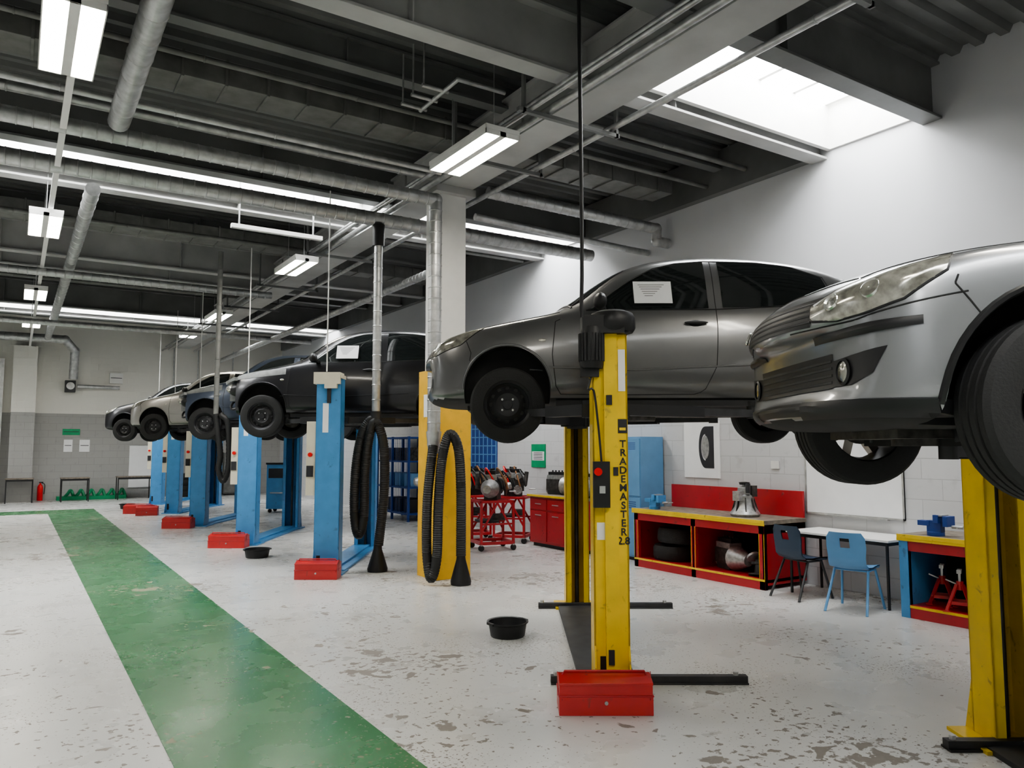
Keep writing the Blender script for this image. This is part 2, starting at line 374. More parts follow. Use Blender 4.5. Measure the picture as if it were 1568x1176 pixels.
q.tube([(x,y,2.1),(x-.1,y,2.05),(x-.2,y,1.85),(x-.27,y,1.4),(x-.28,y,.8),(x-.22,y,.5),(x-.15,y,.75),(x-.14,y,1.4),(x-.06,y-.05,1.95),(x+.03,y-.05,2.02),(x+.12,y-.03,1.7),(x+.13,y,1.1),(x+.06,y,.35)],.062,'hose',n=14,rib=.006,step=.014)
q.lathe([(.05,.42),(.06,.3),(.14,.04),(.135,0),(.0,0)],(x+.05,y,.0),(0,0,1),'black',20)
q.finish('exhaust_extraction_hose','bay')
q=B(); x=-5.35;y=13.9
q.spiral([(x,y,5.28),(x,y,2.3)],.045,'ductd',.3)
q.tube([(x,y,2.3),(x+.1,y,1.6),(x+.08,y,1.3),(x+.17,y,1.1),(x+.26,y,1.4),(x+.22,y,2.1),(x+.08,y,2.3)],.05,'hose',n=10,rib=.006,step=.03)
q.finish('exhaust_extraction_hose','bay')
# ------------------------------------------------------------------ lifts
def lift(X,Yc,span,az,style,padx=(-.75,.85),ht=2.53):
    q=B(); c='yellow' if style=='y' else 'blue'; w=.25 if style=='y' else .34; d=.22
    for s in (-1,1):
        y=s*span/2; o=y+s*d/2; i=y-s*d/2
        def bx(x0,x1,y0,y1,z0,z1,m=c): q.box((x0,min(y0,y1),z0),(x1,max(y0,y1),z1),m)
        bx(-w/2,w/2,o,o-s*.012,.02,ht); bx(-w/2,-w/2+.012,o,i,.02,ht); bx(w/2-.012,w/2,o,i,.02,ht)
        bx(-w/2,-w/2+.06,i,i+s*.012,.02,ht); bx(w/2-.06,w/2,i,i+s*.012,.02,ht)
        if style=='y':
            bx(-w*.18,w*.2,o,o+s*.03,.02,ht-.02)
        bx(-w/2-.01,w/2+.01,o+s*.03,i-s*.01,ht-.02,ht+.03,'black' if style=='y' else 'cream')
        bx(-.24,.24,o+s*.08,i-s*.1,.0,.02,c)
        for gx in (-w/2,w/2-.012):
            q.add([(gx,o,.02),(gx,o+s*.08,.02),(gx,o,.32),(gx+.012,o,.02),(gx+.012,o+s*.08,.02),(gx+.012,o,.32)],[(0,1,2),(3,5,4),(0,3,4,1),(1,4,5,2),(0,2,5,3)],c)
        q.cyl((0,y,.03),(0,y,ht-.03),.022,'darkmetal',10)
        bx(-w/2+.02,w/2-.02,o-s*.02,i-s*.06,az-.1,az+.55,'darkmetal')
        bx(-w/2-.05,w/2+.05,i-s*.005,i-s*.1,az-.07,az+.02,'black')
        for k,px in enumerate(padx):
            sx=-1 if px<0 else 1
            a=Vector((sx*.12,i-s*.06,az-.02)); b=Vector((px,s*.62,az-.02)); mid=a.lerp(b,.58)
            q.bar(a,mid,.1,.085,'black'); q.bar(mid,b,.07,.06,'darkmetal')
            q.cyl(a-Vector((0,0,.06)),a+Vector((0,0,.07)),.055,'black'); q.cyl(b-Vector((0,0,.04)),b+Vector((0,0,.06)),.045,'darkmetal'); q.cyl(b+Vector((0,0,.06)),b+Vector((0,0,.10)),.065,'rubber')
        if style=='y':
            q.box((-.42,y-s*.12-.03,.0),(1.0,y-s*.12+.03,.055),'darkmetal'); q.box((-.42,y-s*.12-.05,.0),(1.0,y-s*.12+.05,.012),'darkmetal')
            for bxp in (-.38,.92): q.cyl((bxp,y-s*.12,.05),(bxp,y-s*.12,.08),.02,'steel',6)
        bx(-w/2+.04,-w/2+.09,o+s*.001,o+s*.004,.1,.25,'black')
    f=-span/2-d/2
    q.box((-.21,-span/2+.1,0),(.21,span/2-.1,.03),'darkmetal' if style=='y' else 'blue')
    if style=='y':
        q.lathe([(0,0),(.075,0),(.085,.03),(.085,.26),(.07,.3),(0,.3)],(-.13,f-.02,ht-.27),(0,0,1),'black',20)
        for k in range(20):
            a=2*math.pi*k/20; q.cb((-.13+.088*math.cos(a),f-.02+.088*math.sin(a),ht-.12),(.012,.012,.2),'black')
        q.lathe([(0,0),(.15,0),(.17,.03),(.17,.10),(.15,.14),(.1,.16),(0,.16)],(.03,-span/2-.04,ht+.0),(0,0,1),'black',24)
        q.box((-.2,f-.08,ht-.02),(.1,f+.1,ht+.11),'black'); q.box((-.21,f-.05,ht-.33),(-.08,f+.02,ht-.26),'black')
        q.box((-.13,f-.09,1.28),(-.015,f-.03,1.6),'black'); q.cyl((-.1,f-.09,1.53),(-.1,f-.12,1.53),.028,'red_btn'); q.box((-.09,f-.1,1.38),(-.05,f-.09,1.43),'steel')
        q.box((.015,f-.035,1.50),(.05,f-.03,1.56),'ink')
        q.tube([(-.12,f-.02,ht-.28),(-.16,f-.06,ht-.42),(-.12,f-.05,2.1),(-.09,f-.05,1.85),(-.07,f-.05,1.6)],.008,'black',n=6)
        q.box((.06,f-.006,2.1),(.11,f,2.4),'paper'); q.box((-.1,f-.003,1.05),(-.02,f,1.17),'paper')
        T=Matrix.Translation((.088,f-.004,1.70))@Matrix.Rotation(math.pi/2,4,'X')
        q.text('\n'.join('TRADEMASTER')+'\n2.8',.072,'ink',T,sp=.86)
        q.box((.055,f-.003,1.80),(.12,f-.001,1.90),'ink'); q.box((.065,f-.005,1.82),(.11,f-.002,1.84),'yellow')
        q.box((-.03,f-.045,2.0),(.01,f-.03,2.07),'ink')
        q.box((-.03,f-.045,.2),(.01,f-.03,.3),'ink')
    else:
        q.box((-.2,f-.06,ht-.1),(.16,f+.2,ht+.06),'cream'); q.box((-.05,f-.07,ht-.16),(.12,f-.01,ht-.1),'cream')
        q.box((-w/2-.13,f+.02,1.05),(-w/2-.005,f+.16,2.05),'cream'); q.box((-w/2-.12,f-.0,1.3),(-w/2-.03,f+.02,1.45),'ink'); q.cyl((-w/2-.07,f+.02,1.6),(-w/2-.07,f-.02,1.6),.03,'red_btn')
        q.box((-.08,f-.003,1.9),(-.0,f,2.3),'paper'); q.box((-.02,f-.03,2.3),(.03,f,2.5),'ink')
        q.bar((-.05,-span/2,.03),(-.05,span/2,.03),.28,.05,'blue')
    x,yy=W(X,Yc); return q.finish('two_post_vehicle_lift',loc=(x,yy,0),rz=-TH,bevel=.003)
lift(.70,7.03,2.85,2.0,'y',(-.6,1.3))
lift(2.87,3.22,2.8,1.70,'y',(-.7,1.3),2.3)
BL=[(-2.5,10.6,2.1),(-4.65,13.7,2.1),(-6.8,16.9,2.1),(-8.75,20.1,2.1),(-10.6,23.2,2.1)]
for x,y,az in BL:
    lift(x,y+1.35,2.7,az,'b',(-.8,1.3),2.66)
    q=B(); q.tube([(x-.05,y-.05,2.74),(x-.05,y-.05,5.29)],.009,'white',6,smooth=False); q.finish('power_drop_conduit','bay')
q=B(); q.tube([(.49,5.4,2.62),(.5,5.4,3.2),(.49,5.4,5.0),(.49,5.45,ZD)],.014,'black',8,step=.2); q.finish('hanging_power_cable','bay')
# ------------------------------------------------------------------ cars
HATCH=[(.00,.32,.56,.52,.50,.54,0,0),(.02,.24,.66,.61,.60,.63,0,0),(.10,.21,.74,.70,.67,.73,0,0),(.24,.20,.80,.77,.71,.815,0,0),(.48,.20,.84,.825,.75,.875,0,0),
(.78,.20,.855,.875,.78,.93,0,0),(1.05,.20,.855,.915,.79,.985,0,0),(1.20,.20,.855,.93,.79,1.04,.6,.12),(1.48,.20,.855,.945,.79,1.25,.62,.8),(1.78,.20,.855,.955,.79,1.435,.59,1),
(2.1,.20,.855,.96,.79,1.51,.58,1),(2.5,.20,.855,.97,.79,1.53,.585,1),(3.0,.20,.85,.985,.785,1.51,.58,1),(3.45,.20,.845,1.0,.775,1.45,.55,1),(3.82,.22,.83,1.0,.75,1.32,.53,1),
(4.03,.25,.80,.98,.72,1.12,.55,.7),(4.14,.30,.77,.90,.68,.93,.5,0),(4.20,.38,.70,.78,.62,.80,0,0)]
SAL=[(.00,.36,.60,.60,.56,.62,0,0),(.02,.30,.70,.71,.66,.73,0,0),(.08,.27,.78,.785,.74,.81,0,0),(.22,.255,.83,.835,.78,.875,0,0),(.48,.255,.85,.87,.79,.93,0,0),
(.78,.255,.855,.895,.79,.96,0,0),(1.05,.255,.855,.92,.79,.995,0,0),(1.20,.255,.855,.93,.79,1.04,.6,.12)]+[(a,b+.055,*r) for a,b,*r in HATCH[8:]]
def ring(st):
    x,zb,w,zs,wb,zt,wt,c=st
    P=[(0,zb),(.8*w,zb),(.96*w,zb+.05),(w,zb+.30*(zs-zb)),(w*.995,zb+.66*(zs-zb)),(wb+.01,zs-.01)]
    hd=[(.95,.3),(.84,.55),(.66,.78),(.46,.9),(.22,.97),(0,1)]
    cb=[(wb-.03,zs+.04),(wb*.55+wt*.45,zs+(zt-zs)*.45),(wt+.02,zt-.10),(wt-.07,zt-.03),(wt*.5,zt),(0,zt+.005)]
    for (fy,fz),(cy,cz) in zip(hd,cb):
        hy=wb*fy; hz=zs+(zt-zs)*fz
        P.append((hy*(1-c)+cy*c,hz*(1-c)+cz*c))
    return P
def carbody(L,Wd,H,fa,ra,ar,az,paint,bow=.24,bexp=2.2,ST=HATCH,cutfront=False):
    sx=L/4.2; sw=Wd/.855
    vs=[];fs=[];n=22
    for st in ST:
        st=(st[0]*sx,st[1]*H,st[2]*sw,st[3]*H,st[4]*sw,st[5]*H,st[6]*sw,st[7]); P=ring(st)
        full=[(y,z) for y,z in P]+[(-y,z) for y,z in reversed(P[1:-1])]
        for y,z in full:
            fade=max(0,1-st[0]/1.3)**1.5; fr=max(0,(st[0]-(L-.8))/.8)**1.5
            k=(abs(y)/Wd)**bexp
            vs.append((st[0]+bow*k*fade-.16*k*fr,y,z))
    ns=len(ST)
    for i in range(ns-1):
        for k in range(n):
            k2=(k+1)%n; fs.append((i*n+k,i*n+k2,(i+1)*n+k2,(i+1)*n+k))
    for i,rev in ((0,True),(ns-1,False)):
        o=i*n
        for k in range(11):
            a,b,c,d=k,k+1,(n-k-1)%n,(n-k)%n
            f=[o+a,o+b,o+c,o+d]; f2=[]
            for t in f:
                if t not in f2: f2.append(t)
            if len(f2)<3: continue
            fs.append(tuple(reversed(f2)) if rev else tuple(f2))
    me=bpy.data.meshes.new('b'); me.from_pydata(vs,[],fs); me.materials.append(M[paint]); me.materials.append(M['under'])
    bm=bmesh.new(); bm.from_mesh(me); bmesh.ops.recalc_face_normals(bm,faces=bm.faces); bm.to_mesh(me); bm.free()
    o=bpy.data.objects.new('b',me); bpy.context.collection.objects.link(o)
    md=o.modifiers.new('s','SUBSURF'); md.levels=2; md.render_levels=2
    cuts=[]
    def mk(bb):
        m2=bpy.data.meshes.new('c'); m2.from_pydata([tuple(v) for v in bb.v],[],bb.f); m2.materials.append(M['under'])
        b2=bmesh.new(); b2.from_mesh(m2); bmesh.ops.remove_doubles(b2,verts=b2.verts,dist=1e-5); bmesh.ops.recalc_face_normals(b2,faces=b2.faces); b2.to_mesh(m2); b2.free()
        c=bpy.data.objects.new('c',m2); bpy.context.collection.objects.link(c); cuts.append(c); return c
    for xa in (fa,ra):
        for s in (-1,1):
            cb=B(); y0=s*(Wd-.27); y1=s*(Wd+.3)
            prof=[(-ar,-.4)]+[(ar*math.cos(math.pi-t*math.pi/24),ar*math.sin(math.pi-t*math.pi/24)) for t in range(25)]+[(ar,-.4)]
            m_=len(prof); vv=[(xa+a,y0,az+b) for a,b in prof]+[(xa+a,y1,az+b) for a,b in prof]
            ff=[tuple(range(m_)),tuple(range(2*m_-1,m_-1,-1))]+[(k,(k+1)%m_,m_+(k+1)%m_,m_+k) for k in range(m_)]
            cb.add(vv,ff,'under'); c=mk(cb)
            b_=o.modifiers.new('x','BOOLEAN'); b_.operation='DIFFERENCE'; b_.solver='EXACT'; b_.object=c
            try: b_.material_mode='TRANSFER'
            except Exception: pass
    if cutfront:
        cb=B(); cb.box((-.2,-1.2,-.1),(.36,1.2,.70*H),'under'); c=mk(cb)
        b_=o.modifiers.new('x','BOOLEAN'); b_.operation='DIFFERENCE'; b_.solver='EXACT'; b_.object=c
        try: b_.material_mode='TRANSFER'
        except Exception: pass
    bpy.context.view_layer.update()
    m3=bpy.data.meshes.new_from_object(o.evaluated_get(bpy.context.evaluated_depsgraph_get()))
    V=[v.co.copy() for v in m3.vertices]; F=[tuple(p.vertices) for p in m3.polygons]; MI=[p.material_index for p in m3.polygons]
    names=[m.name if m else '' for m in m3.materials]
    MN=[('under' if names[i]==M['under'].name else paint) for i in MI]
    for k,p in enumerate(m3.polygons):
        if p.normal.z<-.8 and p.center.z<.36*H: MN[k]='under'
    for c in cuts: bpy.data.objects.remove(c)
    bpy.data.objects.remove(o)
    return V,F,MN
def wheel(q,x,y,z,r,w,s,style,steer=0):
    T=Matrix.Translation((x,y,z))@Matrix.Rotation(steer,4,'Z')
    ax=(0,s,0)
    q.lathe([(.62*r,-.5*w),(.8*r,-.53*w),(.95*r,-.48*w),(r,-.38*w),(r,-.24*w),(.972*r,-.23*w),(.972*r,-.18*w),(r,-.17*w),(r,-.03*w),(.972*r,-.025*w),(.972*r,.025*w),(r,.03*w),(r,.17*w),(.972*r,.18*w),(.972*r,.23*w),(r,.24*w),(r,.38*w),(.95*r,.48*w),(.8*r,.53*w),(.65*r,.5*w),(.62*r,.42*w)],(0,0,0),ax,'rubber',48,T)
    rm='rimdark' if style=='steel' else 'rimal'
    q.lathe([(.65*r,.49*w),(.63*r,.45*w),(.58*r,.38*w),(.555*r,0),(.6*r,-.45*w),(.64*r,-.49*w)],(0,0,0),ax,rm if style=='steel' else 'rimdark',40,T)
    dr=.42 if style=='steel' else .34
    q.lathe([(0,-.1*w),(dr*r,-.1*w),(dr*r,-.02*w),(0,-.02*w)],(0,0,0),ax,'iron',28,T)
    q.lathe([(0,-.7*w),(.12*r,-.7*w),(.14*r,.1*w),(0,.1*w)],(0,0,0),ax,'under',14,T)
    if style=='steel':
        q.lathe([(.57*r,.28*w),(.49*r,.18*w),(.41*r,.26*w),(.31*r,.36*w),(.22*r,.30*w),(.13*r,.30*w),(.12*r,.38*w),(0,.39*w)],(0,0,0),ax,rm,40,T)
        for k in range(12):
            a=2*math.pi*k/12; px,pz=.44*r*math.cos(a),.44*r*math.sin(a)
            q.lathe([(0,.262*w),(.055*r,.255*w)],(px,0,pz),ax,'under',10,T)
        for k in range(4):
            a=2*math.pi*(k+.5)/4; q.lathe([(0,.35*w),(.03*r,.34*w),(.032*r,.3*w)],(.2*r*math.cos(a),0,.2*r*math.sin(a)),ax,'steel',8,T)
    else:
        q.lathe([(.16*r,.1*w),(.17*r,.33*w),(.13*r,.38*w),(0,.38*w)],(0,0,0),ax,rm,24,T)
        for k in range(7):
            a=2*math.pi*k/7; ca,sa=math.cos(a),math.sin(a)
            q.bar((.12*r*ca,s*.3*w,.12*r*sa),(.6*r*ca,s*.38*w,.6*r*sa),.05,.045,rm,T)
def car(loc,L,Wd,H,paint,fa,ra,ar,rt,droop,style,kind,cutfront=False,sheet=False):
    az=rt+.01; V,F,MN=carbody(L,Wd,H,fa,ra,ar,az,paint,cutfront=cutfront,bow=.28 if kind=='silver' else .24,bexp=2.0 if kind=='silver' else 2.2,ST=SAL if kind=='silver' else HATCH)
    bvh=BVHTree.FromPolygons(V,F); q=B(); sx=L/4.2
    for mn in (paint,'under'):
        idx=[k for k in range(len(F)) if MN[k]==mn]
        if not idx: continue
        i=q.mi(mn); used={}
        for k in idx:
            f=[]
            for v in F[k]:
                if v not in used: used[v]=len(q.v); q.v.append(V[v])
                f.append(used[v])
            q.f.append(f); q.m.append(i)
    def hit(p,d):
        p=Vector(p);d=Vector(d).normalized(); r=bvh.ray_cast(p-d*1.5,d)
        return (r[0],r[1] if r[1].dot(d)<0 else -r[1]) if r[0] else (None,None)
    def resample(P,n):
        P=[Vector(p) for p in P]; out=[]
        ls=[0]
        for a,b in zip(P,P[1:]): ls.append(ls[-1]+(b-a).length)
        for i in range(n+1):
            t=ls[-1]*i/n; k=0
            while k<len(P)-2 and ls[k+1]<t: k+=1
            out.append(P[k].lerp(P[k+1],(t-ls[k])/max(1e-6,ls[k+1]-ls[k])))
        return out
    def decal(top,bot,d,m,off=.004,bulge=0,nx=14,ny=6):
        for s in ((-1,1) if d[1]!=0 else (1,)):
            dd=Vector((d[0],d[1]*s if d[1] else 0,d[2])).normalized()
            Tt=resample(top,nx);Bt=resample(bot,nx); vs=[];ok=[]
            for i in range(nx+1):
                for j in range(ny+1):
                    p=Tt[i].lerp(Bt[i],j/ny); p=Vector((p.x,p.y*s,p.z)); h,nn=hit(p,dd)
                    if h is None: vs.append(p); ok.append(False)
                    else: vs.append(h+nn*(off+bulge*math.sin(math.pi*i/nx)*math.sin(math.pi*j/ny))); ok.append(True)
            fs=[]
            for i in range(nx):
                for j in range(ny):
                    f=(i*(ny+1)+j,i*(ny+1)+j+1,(i+1)*(ny+1)+j+1,(i+1)*(ny+1)+j)
                    if all(ok[t] for t in f): fs.append(f)
            if fs: q.add(vs,fs,m)
    def line(P,d,m='under',r=.0035,n=24):
        for s in ((-1,1) if d[1]!=0 else (1,)):
            dd=(d[0],d[1]*s,d[2]); out=[]
            for p in resample(P,n):
                h,nn=hit((p.x,p.y*s,p.z),dd)
                if h: out.append(h)
            if len(out)>2: q.tube(out,r,m,n=6,smooth=False)
    def S(x,z): return (x*sx,1.0,z*H)
    D=(0,-1,0)
    decal([S(1.50,1.0),S(1.62,1.12),S(1.80,1.25),S(2.0,1.36),S(2.2,1.41),S(2.44,1.43)],[S(1.42,.985),S(1.6,.985),S(1.9,.985),S(2.1,.99),S(2.3,.99),S(2.44,.995)],D,'glassdark',.004)
    decal([S(2.56,1.43),S(2.9,1.42),S(3.2,1.385),S(3.45,1.29)],[S(2.56,1.0),S(2.9,1.01),S(3.2,1.03),S(3.5,1.08)],D,'glassdark',.004)
    line([S(1.42,.98),S(1.5,1.01),S(1.62,1.13),S(1.80,1.26),S(2.0,1.37),S(2.2,1.42),S(2.45,1.44),S(2.9,1.43),S(3.2,1.395),S(3.47,1.295),S(3.51,1.07),S(3.2,1.02),S(2.5,.985),S(1.42,.98)],D,'black',.006,70)
    line([S(1.16,.88),S(1.13,.6),S(1.16,.34),S(1.2,.275)],D); line([S(2.50,1.43),S(2.50,.8),S(2.48,.5),S(2.38,.3),S(2.3,.275)],D)
    line([S(1.2,.275),S(1.7,.27),S(2.3,.275)],D); line([S(1.2,.9),S(1.16,.88)],D)
    line([S(.95,.50),S(1.8,.47),S(2.9,.52)],D,paint,.008,50)
    for s in (-1,1):
        h,nn=hit((2.32*sx,s,.86*H),(0,-s,0))
        if h:
            q.ell(h+nn*.022,(.10,.014,.016),'black' if kind!='silver' else paint); q.ell(h,(.06,.01,.03),'under')
        h,nn=hit((1.05*sx,s,.72*H),(0,-s,0))
        if h: q.ell(h,(.03,.008,.014),'lamp')
        q.ell((1.52*sx,s*(Wd+.06),1.03*H),(.055,.10,.07),'black' if kind!='silver' else paint); q.bar((1.56*sx,s*(Wd-.1),.985*H),(1.53*sx,s*(Wd+.03),1.0*H),.06,.03,'black')
    decal([(1.78*sx,-.50,1),(1.75*sx,0,1),(1.78*sx,.50,1)],[(1.30*sx,-.66,1),(1.18*sx,0,1),(1.30*sx,.66,1)],(0,0,-1),'glassdark',.004)
    decal([(3.72*sx,-.46,1),(3.76*sx,0,1),(3.72*sx,.46,1)],[(4.0*sx,-.56,1),(4.05*sx,0,1),(4.0*sx,.56,1)],(0,0,-1),'glassdark',.004)
    line([(1.3*sx,-.70,1),(1.15*sx,0,1),(1.3*sx,.70,1)],(0,0,-1),'black',.012)
    for s in(-1,1): q.tube([Vector((1.16*sx,s*.1,1.04*H)),Vector((1.3*sx,s*.1+.25,1.16*H)),Vector((1.42*sx,s*.1+.45,1.21*H))],.006,'black',6)
    Dn=(0,0,-1)
    if not cutfront:
        hx=.30 if kind!='silver' else .20
        for s in (-1,1): line([(hx*sx,s*.50*Wd/.855,1),(.5*sx,s*.66*Wd/.855,1),(.8*sx,s*.71*Wd/.855,1),(1.2*sx,s*.73*Wd/.855,1)],Dn)
        line([(hx*sx,-.50,1),((hx-.08)*sx,-.2,1),((hx-.08)*sx,.2,1),(hx*sx,.50,1)],Dn)
        dn=(.62,-.78,0); F_=(1,0,0)
        if kind=='silver':
            tp=[(.02,.45,.735*H),(.08,.56,.785*H),(.17,.66,.815*H),(.27,.75,.838*H),(.38,.83,.852*H)]; bt=[(.02,.46,.675*H),(.08,.57,.66*H),(.16,.68,.668*H),(.25,.77,.70*H),(.36,.84,.79*H)]
            decal(tp,bt,dn,'lamp',.006,.022,24,10); line(tp+bt[::-1]+[tp[0]],dn,'black',.007,70)
            # reflector bowls set inside the lens, divider and chrome brow
            for (px,py,pz,rr) in ((.08,.56,.722*H,.036),(.18,.685,.745*H,.042)):
                for s in (-1,1):
                    h,nn=hit((px,s*py,pz),(.62,-.78*s,0))
                    if h: q.lathe([(rr,.018),(rr*.9,.027),(rr*.7,.020),(rr*.35,.022),(0,.03)],h,nn,'lampin',20)
            line([(.12,.62,.79*H),(.13,.63,.68*H)],dn,'lampin',.010,10)
            line([(.03,.47,.735*H),(.09,.57,.772*H),(.18,.67,.80*H),(.28,.76,.822*H)],dn,'lampin',.012,20)
            decal([(0,.46,.625*H),(.15,.68,.63*H),(.30,.80,.635*H)],[(0,.46,.593*H),(.15,.68,.59*H),(.30,.80,.605*H)],dn,'black',.008,.012,16,4)
            decal([(.03,.55,.515*H),(.1,.64,.525*H),(.20,.74,.54*H)],[(.03,.55,.415*H),(.1,.63,.415*H),(.16,.70,.45*H)],dn,'black',.004,0,12,6)
            for s in (-1,1):
                h,nn=hit((.08,s*.60,.468*H),(.62,-.78*s,0))
                if h: q.lathe([(.042,0),(.04,.012),(.025,.016),(0,.016)],h,nn,'lamp',20); q.lathe([(.042,0),(.052,.012),(.042,.018)],h,nn,'black',20)
            decal([(0,-.42,.545*H),(0,.42,.545*H)],[(0,-.42,.41*H),(0,.42,.41*H)],F_,'black',.004,0,20,8)
            for z in (.435,.462,.49,.517): line([(0,-.41,z*H),(0,.41,z*H)],F_,'darkmetal',.008)
            decal([(0,-.42,.765*H),(0,.42,.765*H)],[(0,-.38,.655*H),(0,.38,.655*H)],F_,'black',.004,0,20,6)
            for z in (.675,.70,.722,.745): line([(0,-.39,z*H),(0,.39,z*H)],F_,'darkmetal',.007)
            decal([(0,-.5,.36*H),(.0,0,.36*H),(0,.5,.36*H)],[(0,-.5,.31*H),(0,0,.315*H),(0,.5,.31*H)],F_,'black',.006,0,20,4)
            decal([(0,.35,.36*H),(.12,.66,.36*H),(.40,.86,.35*H)],[(0,.35,.30*H),(.12,.66,.30*H),(.40,.86,.29*H)],dn,'black',.008,0,16,4)
            line([(fa-ar*.72,1,(az+ar*.72)),(fa-ar*.9,1,.74*H),(.42,1,.77*H)],D)
            line([(.0,.3,.645*H),(.14,.62,.648*H),(.42,.86,.71*H)],dn)
        else:
            tp=[(.10,.44,.71*H),(.25,.62,.785*H),(.50,.80,.84*H)]; bt=[(.04,.46,.61*H),(.14,.64,.61*H),(.34,.78,.69*H)]
            decal(tp,bt,dn,'lamp',.006,.015,16,8); line(tp+bt[::-1]+[tp[0]],dn,'black',.005,50)
            for s in (-1,1):
                h,nn=hit((.18,s*.62,.68*H),(.62,-.78*s,0))
                if h: q.lathe([(.05,.01),(.04,.024),(.015,.02),(0,.022)],h,nn,'lampin',18)
            decal([(0,-.34,.66*H),(0,.34,.66*H)],[(0,-.34,.60*H),(0,.34,.60*H)],F_,'black',.004,0,16,4)
            decal([(0,-.40,.46*H),(0,.40,.46*H)],[(0,-.44,.32*H),(0,.44,.32*H)],F_,'black',.004,0,16,6)
            for z in (.36,.40,.43): line([(0,-.40,z*H),(0,.40,z*H)],F_,'darkmetal',.006)
            decal([(0,.46,.42*H),(.12,.62,.42*H)],[(0,.46,.34*H),(.12,.62,.34*H)],dn,'black',.004,0,8,4)
            line([S(.42,.72),S(.46,.62),S(.45,.55)],D)
    else:
        q.box((.22,-.62,.42*H),(.30,.62,.54*H),'primer'); q.box((.32,-.45,.22),(.38,.45,.66*H),'iron')
        for k in range(14): q.box((.31,-.44+k*.063,.24),(.322,-.42+k*.063,.64*H),'darkmetal')
        for s in (-1,1):
            q.ell((.30,s*.60,.60*H),(.14,.15,.08),'lamp'); q.ell((.34,s*.6,.59*H),(.14,.17,.10),'black')
            q.bar((.30,s*.5,.48*H),(.8,s*.5,.42*H),.08,.12,'primer'); q.bar((.36,s*.78,.74*H),(.12,s*.45,.70*H),.05,.05,'primer')
            q.tube([(.3,s*.3,.5),(.2,s*.45,.4),(.25,s*.6,.3),(.4,s*.62,.34)],.018,'black',8)
        decal([(.34*sx,1,.80*H),(.6*sx,1,.84*H),(1.1*sx,1,.90*H)],[(.36*sx,1,.72*H),(.5*sx,1,.74*H),(1.1*sx,1,.80*H)],D,'primer',.005)
    decal([(L-.25,.84,.95*H),(L-.05,.62,.95*H)],[(L-.2,.84,.72*H),(L-.02,.62,.72*H)],(-.7,-.7,0),'red_btn',.006,.01,8,6)
    decal([(L,-.55,.50*H),(L,.55,.50*H)],[(L,-.55,.36*H),(L,.55,.36*H)],(-1,0,0),'black',.004,0,10,4)
    for xa in (fa,ra):
        for s in (-1,1):
            P=[]
            for t in range(25):
                a=math.pi*t/24; p=(xa+(ar+.012)*math.cos(a),s,az+(ar+.012)*math.sin(a)); h,nn=hit(p,(0,-s,0))
                if h: P.append(h)
            if len(P)>3: q.tube(P,.009 if kind!='silver' else .014,paint if kind!='silver' else 'black',n=6,smooth=False)
    for xa in (fa,ra):
        for s in (-1,1): wheel(q,xa,s*(Wd-.11),rt-droop,rt,.20,s,style,steer=(.06 if xa==fa else 0))
    zz=(.20 if kind!='silver' else .26)*H
    for xa in (fa,ra):
        q.box((xa-.12,-.45,zz-.07),(xa+.14,.45,zz+.02),'under')
        for s in (-1,1):
            q.bar((xa-.1,s*.35,zz-.03),(xa,s*(Wd-.2),rt-droop-.05),.06,.05,'darkmetal'); q.cyl((xa,s*(Wd-.28),rt-droop),(xa+.02,s*(Wd-.32),rt+.3),.03,'darkmetal',10); q.cyl((xa,s*.2,rt-droop+.08),(xa,s*(Wd-.2),rt-droop),.02,'darkmetal',10)
    q.tube([(fa+.3,.1,zz-.03),(fa+.8,.12,zz-.05),(ra-.4,.1,zz-.05),(ra-.1,.25,zz+.02),(ra+.3,.35,zz-.02)],.03,'iron',8); q.lathe([(0,-.25),(.08,-.22),(.09,0),(.08,.22),(0,.25)],(ra+.45,.3,zz-.02),(0,1,0),'iron',14)
    q.lathe([(0,-.2),(.07,-.18),(.07,.18),(0,.2)],(fa+1.2,.12,zz-.05),(1,0,0),'iron',14)
    q.box((fa-.35,-.35,zz-.04),(fa+.3,.3,zz+.02),'iron'); q.cyl((fa-.1,-.1,zz-.07),(fa-.1,-.1,zz),.14,'iron',16)
    for s in (-1,1): q.box((fa+ar+.05,s*(Wd-.14),zz-.02),(ra-ar-.05,s*(Wd-.1),zz+.03),'black')
    if sheet:
        h=hit((1.98*sx,-1,1.13*H),(0,1,0))[0]
        if h:
            T=Matrix.Translation((h.x,h.y-.03,h.z))@Matrix.Rotation(math.radians(-22),4,'X')
            q.box((-.16,-.002,-.10),(.16,.002,.115),'paper',T)
            for k in range(6): q.box((-.12+.01*k,-.004,.08-k*.022),(.10-.02*k,-.002,.083-k*.022),'ink',T)
    x,y=W(loc[0],loc[1]); nm='car_hatchback' if kind!='silver' else 'car_saloon'
    return q.finish(nm,loc=(x,y,loc[2]),rz=-TH,ang=32)
car((-.80,7.12,1.86),4.2,.855,1.0,'p_grey',.76,3.36,.355,.308,.12,'steel','hatch',sheet=True)
car((1.12,3.43,1.51),4.6,.885,1.02,'p_silver',.77,3.47,.405,.33,.01,'alloy','silver')
car((-4.4,12.0,1.96),4.2,.86,1.0,'p_black',.76,3.36,.35,.31,.12,'steel','hatch',cutfront=True,sheet=True)
car((-6.45,15.1,1.96),4.0,.84,1.0,'p_blue',.74,3.2,.34,.30,.12,'steel','hatch',cutfront=True)
car((-8.9,18.3,1.96),4.1,.85,1.0,'p_gold',.76,3.3,.34,.30,.1,'steel','hatch')
car((-11.15,21.45,1.96),4.1,.85,1.0,'p_black',.76,3.3,.34,.30,.1,'steel','hatch')
